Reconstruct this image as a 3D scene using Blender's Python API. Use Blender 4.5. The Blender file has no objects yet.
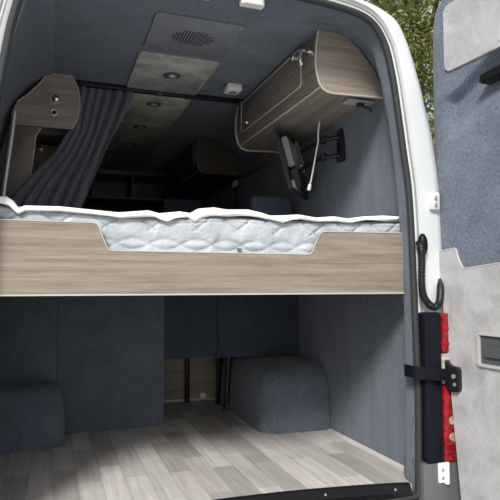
import bpy, bmesh, math, random
from mathutils import Vector, Matrix, noise
R = math.radians
random.seed(7)
scene = bpy.context.scene
COL = scene.collection

# ------------------------------------------------------------------ materials
def new_mat(name):
    m = bpy.data.materials.new(name); m.use_nodes = True
    nt = m.node_tree; b = nt.nodes['Principled BSDF']
    return m, nt, b
def N(nt, t, **kw):
    n = nt.nodes.new(t)
    for k, v in kw.items(): setattr(n, k, v)
    return n
def plain(name, c, rough=.5, metal=0., spec=.5, coat=0.):
    m, nt, b = new_mat(name)
    tc = N(nt, 'ShaderNodeTexCoord'); no = N(nt, 'ShaderNodeTexNoise')
    no.inputs['Scale'].default_value = 35; nt.links.new(tc.outputs['Object'], no.inputs['Vector'])
    mr = N(nt, 'ShaderNodeMapRange'); mr.inputs['To Min'].default_value = max(0, rough-.06); mr.inputs['To Max'].default_value = min(1, rough+.06)
    nt.links.new(no.outputs['Fac'], mr.inputs['Value']); nt.links.new(mr.outputs[0], b.inputs['Roughness'])
    b.inputs['Base Color'].default_value = (*c, 1); b.inputs['Metallic'].default_value = metal
    b.inputs['Specular IOR Level'].default_value = spec; b.inputs['Coat Weight'].default_value = coat
    return m
def ramp(nt, fac, stops):
    r = N(nt, 'ShaderNodeValToRGB'); e = r.color_ramp.elements
    e[0].position, e[0].color = stops[0][0], (*stops[0][1], 1)
    e[1].position, e[1].color = stops[-1][0], (*stops[-1][1], 1)
    for p, c in stops[1:-1]:
        x = e.new(p); x.color = (*c, 1)
    nt.links.new(fac, r.inputs['Fac']); return r.outputs['Color']
def mapped(nt, scale=(1, 1, 1), rot=(0, 0, 0)):
    tc = N(nt, 'ShaderNodeTexCoord'); mp = N(nt, 'ShaderNodeMapping')
    mp.inputs['Scale'].default_value = scale; mp.inputs['Rotation'].default_value = rot
    nt.links.new(tc.outputs['Object'], mp.inputs['Vector']); return mp.outputs['Vector']
def bump(nt, b, h, strength=.3, dist=.002):
    n = N(nt, 'ShaderNodeBump'); n.inputs['Strength'].default_value = strength; n.inputs['Distance'].default_value = dist
    nt.links.new(h, n.inputs['Height']); nt.links.new(n.outputs['Normal'], b.inputs['Normal'])
def tex(nt, vec, scale, detail=4., rough=.6, dist=0.):
    n = N(nt, 'ShaderNodeTexNoise'); n.inputs['Scale'].default_value = scale; n.inputs['Detail'].default_value = detail
    n.inputs['Roughness'].default_value = rough; n.inputs['Distortion'].default_value = dist
    nt.links.new(vec, n.inputs['Vector']); return n.outputs['Fac']
def mix(nt, fac, a, b, mode='MIX'):
    n = N(nt, 'ShaderNodeMix', data_type='RGBA', blend_type=mode)
    for s, v in ((n.inputs[0], fac), (n.inputs[6], a), (n.inputs[7], b)):
        if hasattr(v, 'is_linked'): nt.links.new(v, s)
        elif isinstance(v, tuple): s.default_value = (*v, 1)
        else: s.default_value = v
    return n.outputs[2]

def carpet(name, c, speck=.38, nap=(1, 1, 1)):
    m, nt, b = new_mat(name); v = mapped(nt)
    f = tex(nt, v, 190, 4, .8); g = tex(nt, v, 75, 4, .7); l = tex(nt, mapped(nt, nap), 7, 3, .6, .6)
    lo = tuple(x*(1-speck) for x in c); hi = tuple(min(1, x*(1+speck)) for x in c)
    c1 = ramp(nt, f, [(.32, lo), (.68, hi)])
    c2 = mix(nt, .5, c1, ramp(nt, g, [(.3, (.72,)*3), (.7, (1.25,)*3)]), 'MULTIPLY')
    c3 = mix(nt, .75, c2, ramp(nt, l, [(.3, (.80,)*3), (.7, (1.2,)*3)]), 'MULTIPLY')
    nt.links.new(c3, b.inputs['Base Color']); b.inputs['Roughness'].default_value = .95
    b.inputs['Specular IOR Level'].default_value = .15
    b.inputs['Sheen Weight'].default_value = .15; b.inputs['Sheen Roughness'].default_value = .6
    bump(nt, b, g, .5, .003); return m
def wood(name, lo, mid, hi, scale, rough=.42):
    """scale: low along the grain, high across it"""
    m, nt, b = new_mat(name); v = mapped(nt, scale)
    f = tex(nt, v, 1.0, 8, .62, .35); g = tex(nt, v, 5.5, 5, .7, .1); l = tex(nt, mapped(nt, tuple(s*.35 for s in scale)), 1.0, 3, .5, 1.4)
    c1 = ramp(nt, f, [(.30, lo), (.47, mid), (.68, hi)])
    c2 = mix(nt, .55, c1, ramp(nt, g, [(.34, (.66, .64, .62)), (.55, (1.08,)*3)]), 'MULTIPLY')
    c3 = mix(nt, .6, c2, ramp(nt, l, [(.35, (.84, .82, .80)), (.6, (1.1,)*3)]), 'MULTIPLY')
    nt.links.new(c3, b.inputs['Base Color']); b.inputs['Roughness'].default_value = rough
    bump(nt, b, g, .15, .001); return m
def marble(name, a, c, rough=.45, sc=6.):
    m, nt, b = new_mat(name); v = mapped(nt)
    f = tex(nt, v, sc, 6, .6, 1.2); g = tex(nt, v, sc*9, 4, .65)
    c1 = ramp(nt, f, [(.33, a), (.66, c)])
    nt.links.new(mix(nt, .5, c1, ramp(nt, g, [(.3, (.86,)*3), (.7, (1.1,)*3)]), 'MULTIPLY'), b.inputs['Base Color'])
    b.inputs['Roughness'].default_value = rough; bump(nt, b, g, .12, .001); return m

M = {}
M['carpet'] = carpet('blue grey carpet lining', (.104, .126, .162))
M['carpet_wall'] = carpet('blue grey carpet lining brushed', (.104, .126, .162), .4, (1, 1.8, .4))
M['carpet_door'] = carpet('light blue grey carpet', (.118, .144, .190), .65)
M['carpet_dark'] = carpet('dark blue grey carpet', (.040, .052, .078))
M['wood_board'] = wood('greige oak laminate across', (.170, .142, .114), (.235, .202, .166), (.30, .262, .220), (2.4, 40, 60))
M['wood_cab'] = wood('brown grey oak laminate', (.22, .185, .158), (.28, .24, .205), (.35, .305, .265), (2.2, 2.2, 60))
M['wood_cab_shaded'] = wood('shaded brown grey oak laminate lengthwise', (.105, .088, .074), (.165, .14, .118), (.23, .20, .17), (40, 1.5, 40))  # same cabinet oak, darkened in colour for faces turned from the light
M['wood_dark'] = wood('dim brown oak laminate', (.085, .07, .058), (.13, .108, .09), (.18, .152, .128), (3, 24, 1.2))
M['wood_shaded'] = wood('shaded brown laminate', (.045, .036, .03), (.07, .058, .048), (.10, .085, .07), (2, 2, 40))  # cabinet wood with the shade deep in the van put into its colour
M['vinyl_pale'] = marble('pale grey marbled vinyl', (.32, .325, .335), (.48, .485, .495))
M['vinyl_mid'] = marble('mid grey marbled vinyl', (.22, .225, .22), (.52, .52, .50), .38)
M['vinyl_dim'] = marble('olive grey marbled vinyl', (.26, .25, .205), (.56, .53, .44), .42)
M['vinyl_blue'] = marble('slate grey smooth vinyl', (.13, .145, .165), (.175, .19, .215), .55, 3)
M['paint'] = plain('white body paint', (.62, .66, .675), .22, 0, .5, .6)
M['paint_grey'] = plain('dark grey green paint', (.10, .11, .11), .4)
M['rubber'] = plain('black rubber', (.030, .033, .036), .6, 0, .3)
M['black'] = plain('black plastic', (.012, .013, .016), .4, 0, .35)
M['black_matte'] = plain('matte black plastic', (.007, .007, .009), .6, 0, .12)
M['black_gloss'] = plain('glossy black plastic', (.007, .008, .014), .35, 0, .12)
M['charcoal'] = plain('charcoal plastic', (.075, .085, .095), .5)
M['grey_pl'] = plain('grey plastic', (.25, .27, .29), .45)
M['edging'] = plain('pale grey edging', (.46, .45, .43), .4)
M['edging_light'] = plain('cream edging', (.50, .465, .41), .4)
M['chrome'] = plain('brushed chrome', (.75, .75, .74), .22, 1.)
M['silver'] = plain('silver paint', (.55, .55, .53), .35, .6)
M['white_pl'] = plain('white plastic', (.74, .75, .74), .4)
M['white_fab'] = plain('white bedding fabric', (.86, .87, .87), .9, 0, .1)
M['seat_fab'] = carpet('dark blue seat fabric', (.06, .08, .12))
M['lens'] = plain('frosted lamp lens', (.6, .6, .56), .3)
M['tyre'] = plain('tyre rubber', (.02, .02, .02), .8)
M['bark'] = plain('brown bark', (.06, .045, .032), .9)
M['red'] = plain('red tail lamp plastic', (.33, .004, .012), .2, 0, .3)
def lens_tex(m, a, c):
    nt = m.node_tree; b = nt.nodes['Principled BSDF']; v = mapped(nt, (30, 30, 60))
    nt.links.new(ramp(nt, tex(nt, v, 1, 3, .6), [(.35, a), (.7, c)]), b.inputs['Base Color'])
    w = N(nt, 'ShaderNodeTexWave'); w.bands_direction = 'Z'; w.inputs['Scale'].default_value = 2.2
    nt.links.new(v, w.inputs['Vector']); bump(nt, b, w.outputs['Fac'], .6, .003)
lens_tex(M['red'], (.14, .002, .006), (.42, .006, .016))
M['clear'] = plain('clear tail lamp plastic', (.62, .60, .55), .12, 0, .6, .5)

lens_tex(M['clear'], (.22, .17, .12), (.60, .58, .53))
def quilt_mat():
    m, nt, b = new_mat('pale blue quilted ticking'); v = mapped(nt)
    f = tex(nt, v, 9, 5, .6, .8); g = tex(nt, v, 70, 4, .6)
    c = ramp(nt, f, [(.3, (.33, .375, .415)), (.7, (.49, .535, .575))])
    nt.links.new(mix(nt, .4, c, ramp(nt, g, [(.3, (.85,)*3), (.7, (1.1,)*3)]), 'MULTIPLY'), b.inputs['Base Color'])
    b.inputs['Roughness'].default_value = .75; bump(nt, b, f, .5, .02); return m
M['quilt'] = quilt_mat()
def curtain_mat():
    m, nt, b = new_mat('dark navy curtain cloth'); v = mapped(nt, (300, 300, 300))
    nt.links.new(ramp(nt, tex(nt, v, 1, 2), [(.3, (.075, .084, .115)), (.7, (.11, .122, .16))]), b.inputs['Base Color'])
    b.inputs['Roughness'].default_value = .62; b.inputs['Sheen Weight'].default_value = .3; return m
M['curtain'] = curtain_mat()
def floor_mat():
    m, nt, b = new_mat('grey oak plank vinyl')
    tc = N(nt, 'ShaderNodeTexCoord'); mp = N(nt, 'ShaderNodeMapping'); mp.inputs['Rotation'].default_value = (0, 0, R(90))
    nt.links.new(tc.outputs['Object'], mp.inputs['Vector'])
    br = N(nt, 'ShaderNodeTexBrick'); br.offset = .37; br.offset_frequency = 2; br.squash = 1
    i = br.inputs; i['Scale'].default_value = 1; i['Brick Width'].default_value = .46; i['Row Height'].default_value = .092
    i['Mortar Size'].default_value = .0012; i['Mortar Smooth'].default_value = .3; i['Bias'].default_value = 0
    i['Color1'].default_value = (.33, .318, .30, 1); i['Color2'].default_value = (.60, .585, .56, 1); i['Mortar'].default_value = (.28, .27, .26, 1)
    nt.links.new(mp.outputs['Vector'], br.inputs['Vector'])
    v = mapped(nt, (42, 2.2, 1)); f = tex(nt, v, 1, 7, .65, .3); l = tex(nt, mapped(nt), 5, 3)
    c = mix(nt, .8, br.outputs['Color'], ramp(nt, f, [(.3, (.72, .70, .68)), (.65, (1.15,)*3)]), 'MULTIPLY')
    c = mix(nt, .5, c, ramp(nt, l, [(.3, (.85,)*3), (.7, (1.12,)*3)]), 'MULTIPLY')
    nt.links.new(c, b.inputs['Base Color']); b.inputs['Roughness'].default_value = .45
    b.inputs['Specular IOR Level'].default_value = .35
    bump(nt, b, br.outputs['Fac'], -.2, .001); return m
M['floor'] = floor_mat()
def leaf_mat(name, a, c):
    m, nt, b = new_mat(name); g = N(nt, 'ShaderNodeNewGeometry')
    nt.links.new(ramp(nt, g.outputs['Random Per Island'], [(0, a), (1, c)]), b.inputs['Base Color'])
    b.inputs['Roughness'].default_value = .55; b.inputs['Transmission Weight'].default_value = 0
    b.inputs['Subsurface Weight'].default_value = .0
    tr = N(nt, 'ShaderNodeBsdfTranslucent'); ms = N(nt, 'ShaderNodeMixShader'); ms.inputs[0].default_value = .3
    tr.inputs['Color'].default_value = (*[(x+y)*.8 for x, y in zip(a, c)], 1)
    out = nt.nodes['Material Output']
    nt.links.new(b.outputs[0], ms.inputs[1]); nt.links.new(tr.outputs[0], ms.inputs[2]); nt.links.new(ms.outputs[0], out.inputs['Surface'])
    return m
M['leaf'] = leaf_mat('green leaves', (.035, .055, .012), (.24, .26, .055))
M['leaf_dark'] = leaf_mat('dark green leaves', (.02, .04, .012), (.12, .16, .035))
def ground_mat():
    m, nt, b = new_mat('pale gravel'); v = mapped(nt)
    nt.links.new(ramp(nt, tex(nt, v, 60, 5, .7), [(.3, (.32, .315, .30)), (.7, (.56, .55, .53))]), b.inputs['Base Color'])
    b.inputs['Roughness'].default_value = .9; return m
M['ground'] = ground_mat()

# ------------------------------------------------------------------ objects
def root(name, label, cat, loc, group=None):
    o = bpy.data.objects.new(name, None); COL.objects.link(o); o.location = loc
    o.empty_display_size = .1; o['label'] = label; o['category'] = cat
    if group: o['group'] = group
    return o
def obj(name, bm, mat, parent=None, label=None, smooth=True, ang=35):
    """mesh is given in van coordinates; a child is moved into its thing's frame"""
    off = Vector((0, 0, 0)); p = parent
    while p is not None: off += p.location; p = p.parent
    bm.normal_update()
    bmesh.ops.translate(bm, vec=-off, verts=bm.verts)
    me = bpy.data.meshes.new(name); bm.to_mesh(me); bm.free()
    me.materials.append(M[mat] if isinstance(mat, str) else mat)
    o = bpy.data.objects.new(name, me); COL.objects.link(o); o.parent = parent
    if label: o['label'] = label
    if smooth:
        for f in me.polygons: f.use_smooth = True
        me.set_sharp_from_angle(angle=R(ang))
    return o
def tag(o, label, cat, group=None):
    """a thing that is one mesh: its origin goes to the base of the mesh"""
    vs = [v.co for v in o.data.vertices]
    c = Vector(((min(v.x for v in vs)+max(v.x for v in vs))/2, (min(v.y for v in vs)+max(v.y for v in vs))/2, min(v.z for v in vs)))
    o.data.transform(Matrix.Translation(-c)); o.location = c
    o['label'] = label; o['category'] = cat
    if group: o['group'] = group
    return o
def struct(o, label=None):
    o['kind'] = 'structure'
    if label: o['label'] = label
    return o
def BM(): return bmesh.new()
def bx(bm, x0, x1, y0, y1, z0, z1, bev=0., seg=2):
    r = bmesh.ops.create_cube(bm, size=1)
    for v in r['verts']:
        v.co = Vector((x0+(v.co.x+.5)*(x1-x0), y0+(v.co.y+.5)*(y1-y0), z0+(v.co.z+.5)*(z1-z0)))
    if bev:
        es = {e for v in r['verts'] for e in v.link_edges}
        bmesh.ops.bevel(bm, geom=list(es), offset=bev, segments=seg, affect='EDGES', profile=.5)
    return bm
def prism(bm, pts, axis, a, b, bev=0., seg=2):
    """pts 2-D outline; axis 'X' -> (y,z), 'Y' -> (x,z), 'Z' -> (x,y)"""
    def P(p, t):
        return {'X': (t, p[0], p[1]), 'Y': (p[0], t, p[1]), 'Z': (p[0], p[1], t)}[axis]
    va = [bm.verts.new(P(p, a)) for p in pts]; vb = [bm.verts.new(P(p, b)) for p in pts]
    n = len(pts); fs = [bm.faces.new(va), bm.faces.new(vb[::-1])]
    for i in range(n): fs.append(bm.faces.new((va[i], vb[i], vb[(i+1) % n], va[(i+1) % n])))
    bmesh.ops.recalc_face_normals(bm, faces=fs)
    if bev:
        es = list({e for f in fs[:2] for e in f.edges})
        bmesh.ops.bevel(bm, geom=es, offset=bev, segments=seg, affect='EDGES', profile=.5)
    return bm
def rrect(x0, x1, y0, y1, r, n=6):
    out = []
    for cx, cy, a in ((x1-r, y1-r, 0), (x0+r, y1-r, 90), (x0+r, y0+r, 180), (x1-r, y0+r, 270)):
        for k in range(n+1):
            t = R(a+90*k/n); out.append((cx+r*math.cos(t), cy+r*math.sin(t)))
    return out
def catmull(P, k):
    P = [Vector(p) for p in P]; out = []
    for i in range(len(P)-1):
        p0 = P[max(i-1, 0)]; p1 = P[i]; p2 = P[i+1]; p3 = P[min(i+2, len(P)-1)]
        for j in range(k):
            t = j/k
            out.append(.5*((2*p1)+(p2-p0)*t+(2*p0-5*p1+4*p2-p3)*t*t+(3*p1-p0-3*p2+p3)*t**3))
    out.append(P[-1]); return out
def tube(bm, pts, r, seg=8, cap=True, sx=1., closed=False):
    pts = [Vector(p) for p in pts]; rings = []; n = len(pts); up = Vector((0, 0, 1)); prev = None
    for i, p in enumerate(pts):
        t = (pts[min(i+1, n-1)]-pts[max(i-1, 0)])
        if closed: t = pts[(i+1) % n]-pts[(i-1) % n]
        t.normalize()
        a = prev if prev is not None else (up if abs(t.z) < .9 else Vector((1, 0, 0)))
        s = (a - t*a.dot(t)); s.normalize(); prev = s; w = t.cross(s)
        rr = r[i] if isinstance(r, (list, tuple)) else r
        rings.append([bm.verts.new(p+(s*math.cos(2*math.pi*k/seg)+w*math.sin(2*math.pi*k/seg)*sx)*rr) for k in range(seg)])
    m = n if closed else n-1
    for i in range(m):
        for k in range(seg):
            a, b2 = rings[i], rings[(i+1) % n]
            bm.faces.new((a[k], a[(k+1) % seg], b2[(k+1) % seg], b2[k]))
    if cap and not closed: bm.faces.new(rings[0][::-1]); bm.faces.new(rings[-1])
    return bm
def cyl(bm, p, d, r, h, seg=20, r2=None, bev=0.):
    d = Vector(d).normalized(); q = d.to_track_quat('Z', 'Y').to_matrix().to_4x4()
    res = bmesh.ops.create_cone(bm, cap_ends=True, segments=seg, radius1=r, radius2=r if r2 is None else r2, depth=h,
                                matrix=Matrix.Translation(Vector(p)+d*h/2) @ q)
    if bev:
        es = [e for e in {e for v in res['verts'] for e in v.link_edges} if any(len(f.verts) > 4 for f in e.link_faces)]
        bmesh.ops.bevel(bm, geom=es, offset=bev, segments=2, affect='EDGES')
    return bm
def ring(bm, p, d, r, rr, seg=24, s2=8):
    d = Vector(d).normalized(); a = d.orthogonal().normalized(); b = d.cross(a)
    return tube(bm, [Vector(p)+(a*math.cos(2*math.pi*k/seg)+b*math.sin(2*math.pi*k/seg))*r for k in range(seg)], rr, s2, closed=True)
def ball(bm, p, r, sc=(1, 1, 1), seg=16):
    bmesh.ops.create_uvsphere(bm, u_segments=seg, v_segments=seg//2, radius=r,
        matrix=Matrix.Translation(p) @ Matrix.Diagonal((*sc, 1)))
    return bm
def grid(bm, nu, nv, f, flip=False):
    V = [[bm.verts.new(f(i/nu, j/nv)) for j in range(nv+1)] for i in range(nu+1)]
    for i in range(nu):
        for j in range(nv):
            q = (V[i][j], V[i+1][j], V[i+1][j+1], V[i][j+1])
            bm.faces.new(q[::-1] if flip else q)
    return V
def solid(o, t, off=-1):
    m = o.modifiers.new('thickness', 'SOLIDIFY'); m.thickness = t; m.offset = off; return o
def loft(bm, rings, flip=False):
    V = [[bm.verts.new(p) for p in r] for r in rings]
    for a, b in zip(V, V[1:]):
        for i in range(len(a)-1):
            q = (a[i], a[i+1], b[i+1], b[i]); bm.faces.new(q[::-1] if flip else q)
    return V
def lerp(a, b, t): return a+(b-a)*t
def interp(tab, x):
    if x <= tab[0][0]: return tab[0][1]
    for (a, u), (b, v) in zip(tab, tab[1:]):
        if x <= b: return lerp(u, v, (x-a)/(b-a))
    return tab[-1][1]

# ------------------------------------------------------------------ the van: sections (x, z) of the right half, floor to top centre
ZC = 1.872      # height of the ceiling lining
TRIM = [(.796, -.05), (.803, .31), (.801, .68), (.780, 1.134), (.747, 1.418), (.720, 1.552), (.693, 1.668), (.647, 1.79), (.572, 1.842), (.44, 1.862), (.22, 1.868), (0, 1.87)]
SEAL = [(.800, -.03), (.806, .33), (.797, .70), (.782, 1.12), (.757, 1.32), (.727, 1.53), (.708, 1.64), (.676, 1.755), (.615, 1.835), (.50, 1.868), (.25, 1.885), (0, 1.89)]
BODY = [(.985, -.05), (.985, .35), (.975, .7), (.952, 1.12), (.920, 1.37), (.882, 1.52), (.858, 1.61), (.79, 1.80), (.715, 1.888), (.52, 1.935), (.25, 1.965), (0, 1.975)]
WALL = [(.868, 0), (.868, .35), (.866, .7), (.858, 1.12), (.845, 1.39), (.832, 1.52), (.808, 1.635), (.758, 1.735), (.68, 1.822), (.585, ZC), (.3, ZC), (0, ZC)]
K = 6
def full(h, y, k=K):
    s = [Vector((p[0], y, p[1])) for p in h]
    r = catmull(s, k)
    return r + [Vector((-p.x, p.y, p.z)) for p in r[-2::-1]]
def off2(h, d):
    """push a half section outward"""
    out = []
    for i, p in enumerate(h):
        a = h[max(i-1, 0)]; b = h[min(i+1, len(h)-1)]
        t = Vector((b[0]-a[0], b[1]-a[1])).normalized(); n = Vector((t.y, -t.x))
        if i == len(h)-1: n = Vector((0, 1))
        out.append((p[0]+n.x*d, p[1]+n.y*d))
    return out

van = root('camper_van', 'white high roofed camper van seen from behind with its right rear door open', 'van', (0, 0, -.65))
bm = BM()
sec = [full(off2(SEAL, .004), .012), full(off2(SEAL, .014), .006), full(off2(SEAL, .026), .002), full(off2(SEAL, .029), .008), full(off2(SEAL, .042), .008), full(off2(SEAL, .047), -.004)]
b1 = [(lerp(a[0], b[0], .60), lerp(a[1], b[1], .60)) for a, b in zip(off2(SEAL, .048), BODY)]
sec += [full(b1, -.006), full([(lerp(a[0], b[0], .9), lerp(a[1], b[1], .9)) for a, b in zip(SEAL, BODY)], .002), full(BODY, .03), full(off2(BODY, .008), .10), full(off2(BODY, .010), .6), full(off2(BODY, .010), 3.7)]
# nose: windscreen and bonnet
def nose(y, top, w):
    return [Vector((p.x*w, y, min(p.z, top-.04*(p.x)**2) if p.z > .2 else p.z)) for p in full(off2(BODY, .010), y)]
sec += [nose(4.35, 1.05, .97), nose(4.9, .62, .93), nose(5.15, .30, .88)]
V = loft(bm, sec)
bm.faces.new(V[-1])
obj('body_shell', bm, 'paint', van, ang=50)
# lower skirt and bumper
bm = BM()
for s in (1, -1):
    prism(bm, [(s*.80, -.005), (s*.805, -.30), (s*.99, -.30), (s*.985, .085), (s*.80, .085)], 'Y', -.035, .10, .012)
bx(bm, -.80, .80, .0, .08, -.30, -.075)
obj('lower_rear_panel', bm, 'paint_grey', van, 'dark grey lower rear body panel')
bm = BM(); bx(bm, -.98, .98, -.16, .02, -.42, -.20, .03, 3)
for s in (1, -1): bx(bm, min(s*.94, s*.995), max(s*.94, s*.995), .05, 5.0, -.36, -.02, .02)
obj('bumper', bm, 'black', van)
# rubber door seal
bm = BM(); sp = [Vector((p.x, -.002, p.z)) for p in full(SEAL, 0)]
sp = sp + [Vector((lerp(-.79, .79, t/12), -.002, -.045)) for t in range(13)]
tube(bm, sp, .0135, 10, closed=True)
obj('door_seal', bm, 'rubber', van, 'black rubber seal around the rear opening')
bm = BM(); tube(bm, [Vector((p.x, .004, p.z)) for p in full(off2(SEAL, .036), 0)], .004, 6)
obj('weld_seam', bm, 'silver', van)
# carpet trim round the opening
bm = BM()
r0 = full(WALL, .16); r1 = full(TRIM, .075)
bm_r = [r0, [a.lerp(b, .6) for a, b in zip(r0, r1)], r1, [Vector((lerp(a.x, b.x, .12), .055, lerp(a.z, b.z, .12))) for a, b in zip(r1, full(SEAL, 0))],
        [Vector((lerp(a.x, b.x, .55), .025, lerp(a.z, b.z, .55))) for a, b in zip(r1, full(SEAL, 0))], full(SEAL, .004)]
loft(bm, bm_r)
o = obj('carpeted_door_frame', bm, 'carpet', van, 'blue grey carpet wrapped around the rear opening', ang=60)
# threshold plate
def thr(x): return .09*(1-(x/.80)**2)
bm = BM()
def tf(u, v):
    x = lerp(-.765, .765, u); y = thr(x)
    prof = [(y+.02, .002), (y+.002, .007), (y-.006, .003), (y-.012, -.012), (y-.020, -.026), (-.012, -.034), (-.016, -.060)]
    p = prof[round(v*6)]; return Vector((x, p[0], p[1]))
grid(bm, 60, 6, tf)
obj('threshold_plate', bm, 'black_matte', van, 'black step plate along the rear floor edge')
for x in (-.7, -.42, -.14, .14, .42, .70): bm = BM(); cyl(bm, (x, thr(x)-.012, -.014), (0, -1, .6), .0045, .004, 10); obj('screw', bm, 'grey_pl', van)
# strikers on the header
for k, (xa, xb) in enumerate(((-.145, -.045), (.073, .165))):
    bm = BM(); bx(bm, xa, xb, .020, .052, 1.832, 1.870, .004)
    bx(bm, xa+.01, xb-.01, .006, .026, 1.828, 1.878, .006)
    st = obj('latch_striker', bm, 'white_pl', van, 'cream latch striker on the top frame')
    for t in (.3, .7): bm = BM(); cyl(bm, (lerp(xa, xb, t), .004, 1.861), (0, -1, -.2), .009, .006, 14); obj('bolt', bm, 'chrome', st)
# tail lamp
for side in (1, -1):
    bm = BM(); prism(bm, rrect(.815, .892, .088, .672, .012), 'Y', -.042, .006, .006)
    if side < 0: bmesh.ops.scale(bm, vec=(-1, 1, 1), verts=bm.verts); bmesh.ops.reverse_faces(bm, faces=bm.faces)
    tl = obj('tail_lamp', bm, 'black_gloss', van, 'black tail lamp surround with red and clear lenses')
    def part(n, bm, m, l=None):
        if side < 0: bmesh.ops.scale(bm, vec=(-1, 1, 1), verts=bm.verts); bmesh.ops.reverse_faces(bm, faces=bm.faces)
        return obj(n, bm, m, tl, l)
    bm = BM(); bx(bm, .892, .968, -.048, .02, .512, .668, .006); bx(bm, .892, .968, -.048, .02, .088, .385, .006)
    for z in (.12, .15, .54, .60): bx(bm, .896, .962, -.052, -.046, z, z+.012, .002)
    part('red_lens', bm, 'red')
    bm = BM(); bx(bm, .892, .966, -.047, .02, .389, .508, .006); part('clear_lens', bm, 'clear')
    for z in (.18, .245): bm = BM(); cyl(bm, (.934, -.046, z), (0, -1, 0), .019, .010, 20, .016); part('reversing_lamp', bm, 'clear')
    bm = BM(); cyl(bm, (.915, -.045, .47), (0, -1, 0), .013, .006, 14)
    part('indicator_bulb', bm, 'bark', 'brown bulb behind the clear lens')
# hinges on the right pillar
for z0, z1, mm in ((1.085, 1.155, 'paint'), (.005, .082, 'white_pl')):
    dx = .004 if z0 > 1 else 0
    bm = BM(); bx(bm, .868+dx, .91+dx, -.026 if z0 > 1 else -.042, .02, z0, z1, .007)
    cyl(bm, (.905+dx, -.010 if z0 > 1 else -.042, z0-.004), (0, 0, 1), .010, z1-z0+.008, 14, bev=.002)
    h = obj('door_hinge', bm, mm, van, 'white painted hinge on the right door pillar')
    for z in (lerp(z0, z1, .3), lerp(z0, z1, .7)): bm = BM(); cyl(bm, (.884+dx, -.029 if z0 > 1 else -.041, z), (0, -1, 0), .007, .006, 6); obj('bolt', bm, 'silver', h)
# cable conduit loop
bm = BM()
path = catmull([(.815, -.012, .95), (.809, -.035, .925), (.809, -.038, .87), (.806, -.038, .79), (.815, -.038, .735), (.840, -.04, .702), (.866, -.040, .693), (.890, -.036, .712), (.906, -.024, .755), (.925, -.004, .80)], 6)
tube(bm, path, .0135, 10)
for i in range(6, len(path)-3, 1): ring(bm, path[i], path[i+1]-path[i-1], .0135, .0022, 12, 5)
con = obj('cable_conduit', bm, 'black', van, 'black ribbed cable conduit looping from pillar to door')
bm = BM(); ball(bm, (.826, -.022, .940), .034, (.62, .6, 1.4)); obj('grommet', bm, 'black_gloss', con)
# door check strap
bm = BM()
sp = catmull([(.770, .03, .440), (.765, -.012, .441), (.775, -.045, .440), (.83, -.060, .434), (.90, -.068, .428), (.965, -.072, .424)], 8)
def stf(u, v):
    i = round(u*(len(sp)-1)); p = sp[i]; t = (sp[min(i+1, len(sp)-1)]-sp[max(i-1, 0)]).normalized(); n = Vector((t.y, -t.x, 0)).normalized()
    h = .023; q = [(-h, -.004), (-h, .004), (h, .004), (h, -.004), (-h, -.004)][round(v*4)]
    return p+Vector((0, 0, q[0]))+n*q[1]
grid(bm, len(sp)-1, 4, stf); bx(bm, .86, .888, -.076, -.060, .418, .442, .003)
strap = obj('door_check_strap', bm, 'black_gloss', van, 'black check strap from jamb to open door')
# wheels
for x in (-.86, .86):
    for y in (1.35, 4.45):
        bm = BM(); s = 1 if x > 0 else -1
        ring(bm, (x-.02*s, y, -.31), (1, 0, 0), .24, .10, 36, 12); w = obj('wheel', bm, 'tyre', van)
        bm = BM(); cyl(bm, (x-.05*s, y, -.31), (s, 0, 0), .20, .09, 28, .17, .01); obj('rim', bm, 'silver', w)

# ---------------------------------------------------------------- right rear door
A = R(4.0); H = Vector((.93, -.03, 0)); DS = Vector((math.sin(A), -math.cos(A), 0)); DN = Vector((-math.cos(A), -math.sin(A), 0))
def dp(s, z, n=0.): return H+DS*s+Vector((0, 0, z))+DN*n     # n > 0 is towards the inside face
EDGE = [(-.20, .075), (-.05, .062), (.21, .034), (.48, .008), (.72, -.020), (.88, -.038), (1.09, -.052), (1.35, -.063), (1.75, -.062), (1.86, -.057), (1.925, -.045), (1.965, -.012), (1.985, .045)]
def edge(z): return interp(EDGE, z)
def dgrid(bm, nu, nv, s0, s1, z0, z1, hf, clip=True):
    def f(u, v):
        z = lerp(z0, z1, v); s = lerp(edge(z)+s0 if clip else s0, s1, u); return dp(s, z, hf(s, z))
    return grid(bm, nu, nv, f)
def sm(a, b, x):
    t = max(0, min(1, (x-a)/(b-a))); return t*t*(3-2*t)
def recess(s, z):
    # moulded hollow below the window blank, its upper lip rising away from the hinge
    lip = 1.545+.10*sm(.02, .30, s)
    d = (lip-z)
    h = sm(-.008, .022, d)*(1-sm(.06, .22, d))*sm(.0, .05, s)*(1-sm(.52, .60, s))
    ed = sm(0, .03, s-edge(z))
    return -.040*h - .012*(1-ed)
bm = BM(); dgrid(bm, 80, 170, .0, .70, -.20, 1.985, recess)
loft(bm, [[dp(edge(z)-b, z, n) for z in [lerp(-.20, 1.985, i/60) for i in range(61)]] for b, n in ((.002, -.052), (0, -.012))])
loft(bm, [[dp(lerp(.045, .70, i/20), z, n) for i in range(21)] for z, n in ((1.987, -.052), (1.985, -.012))], True)
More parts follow.
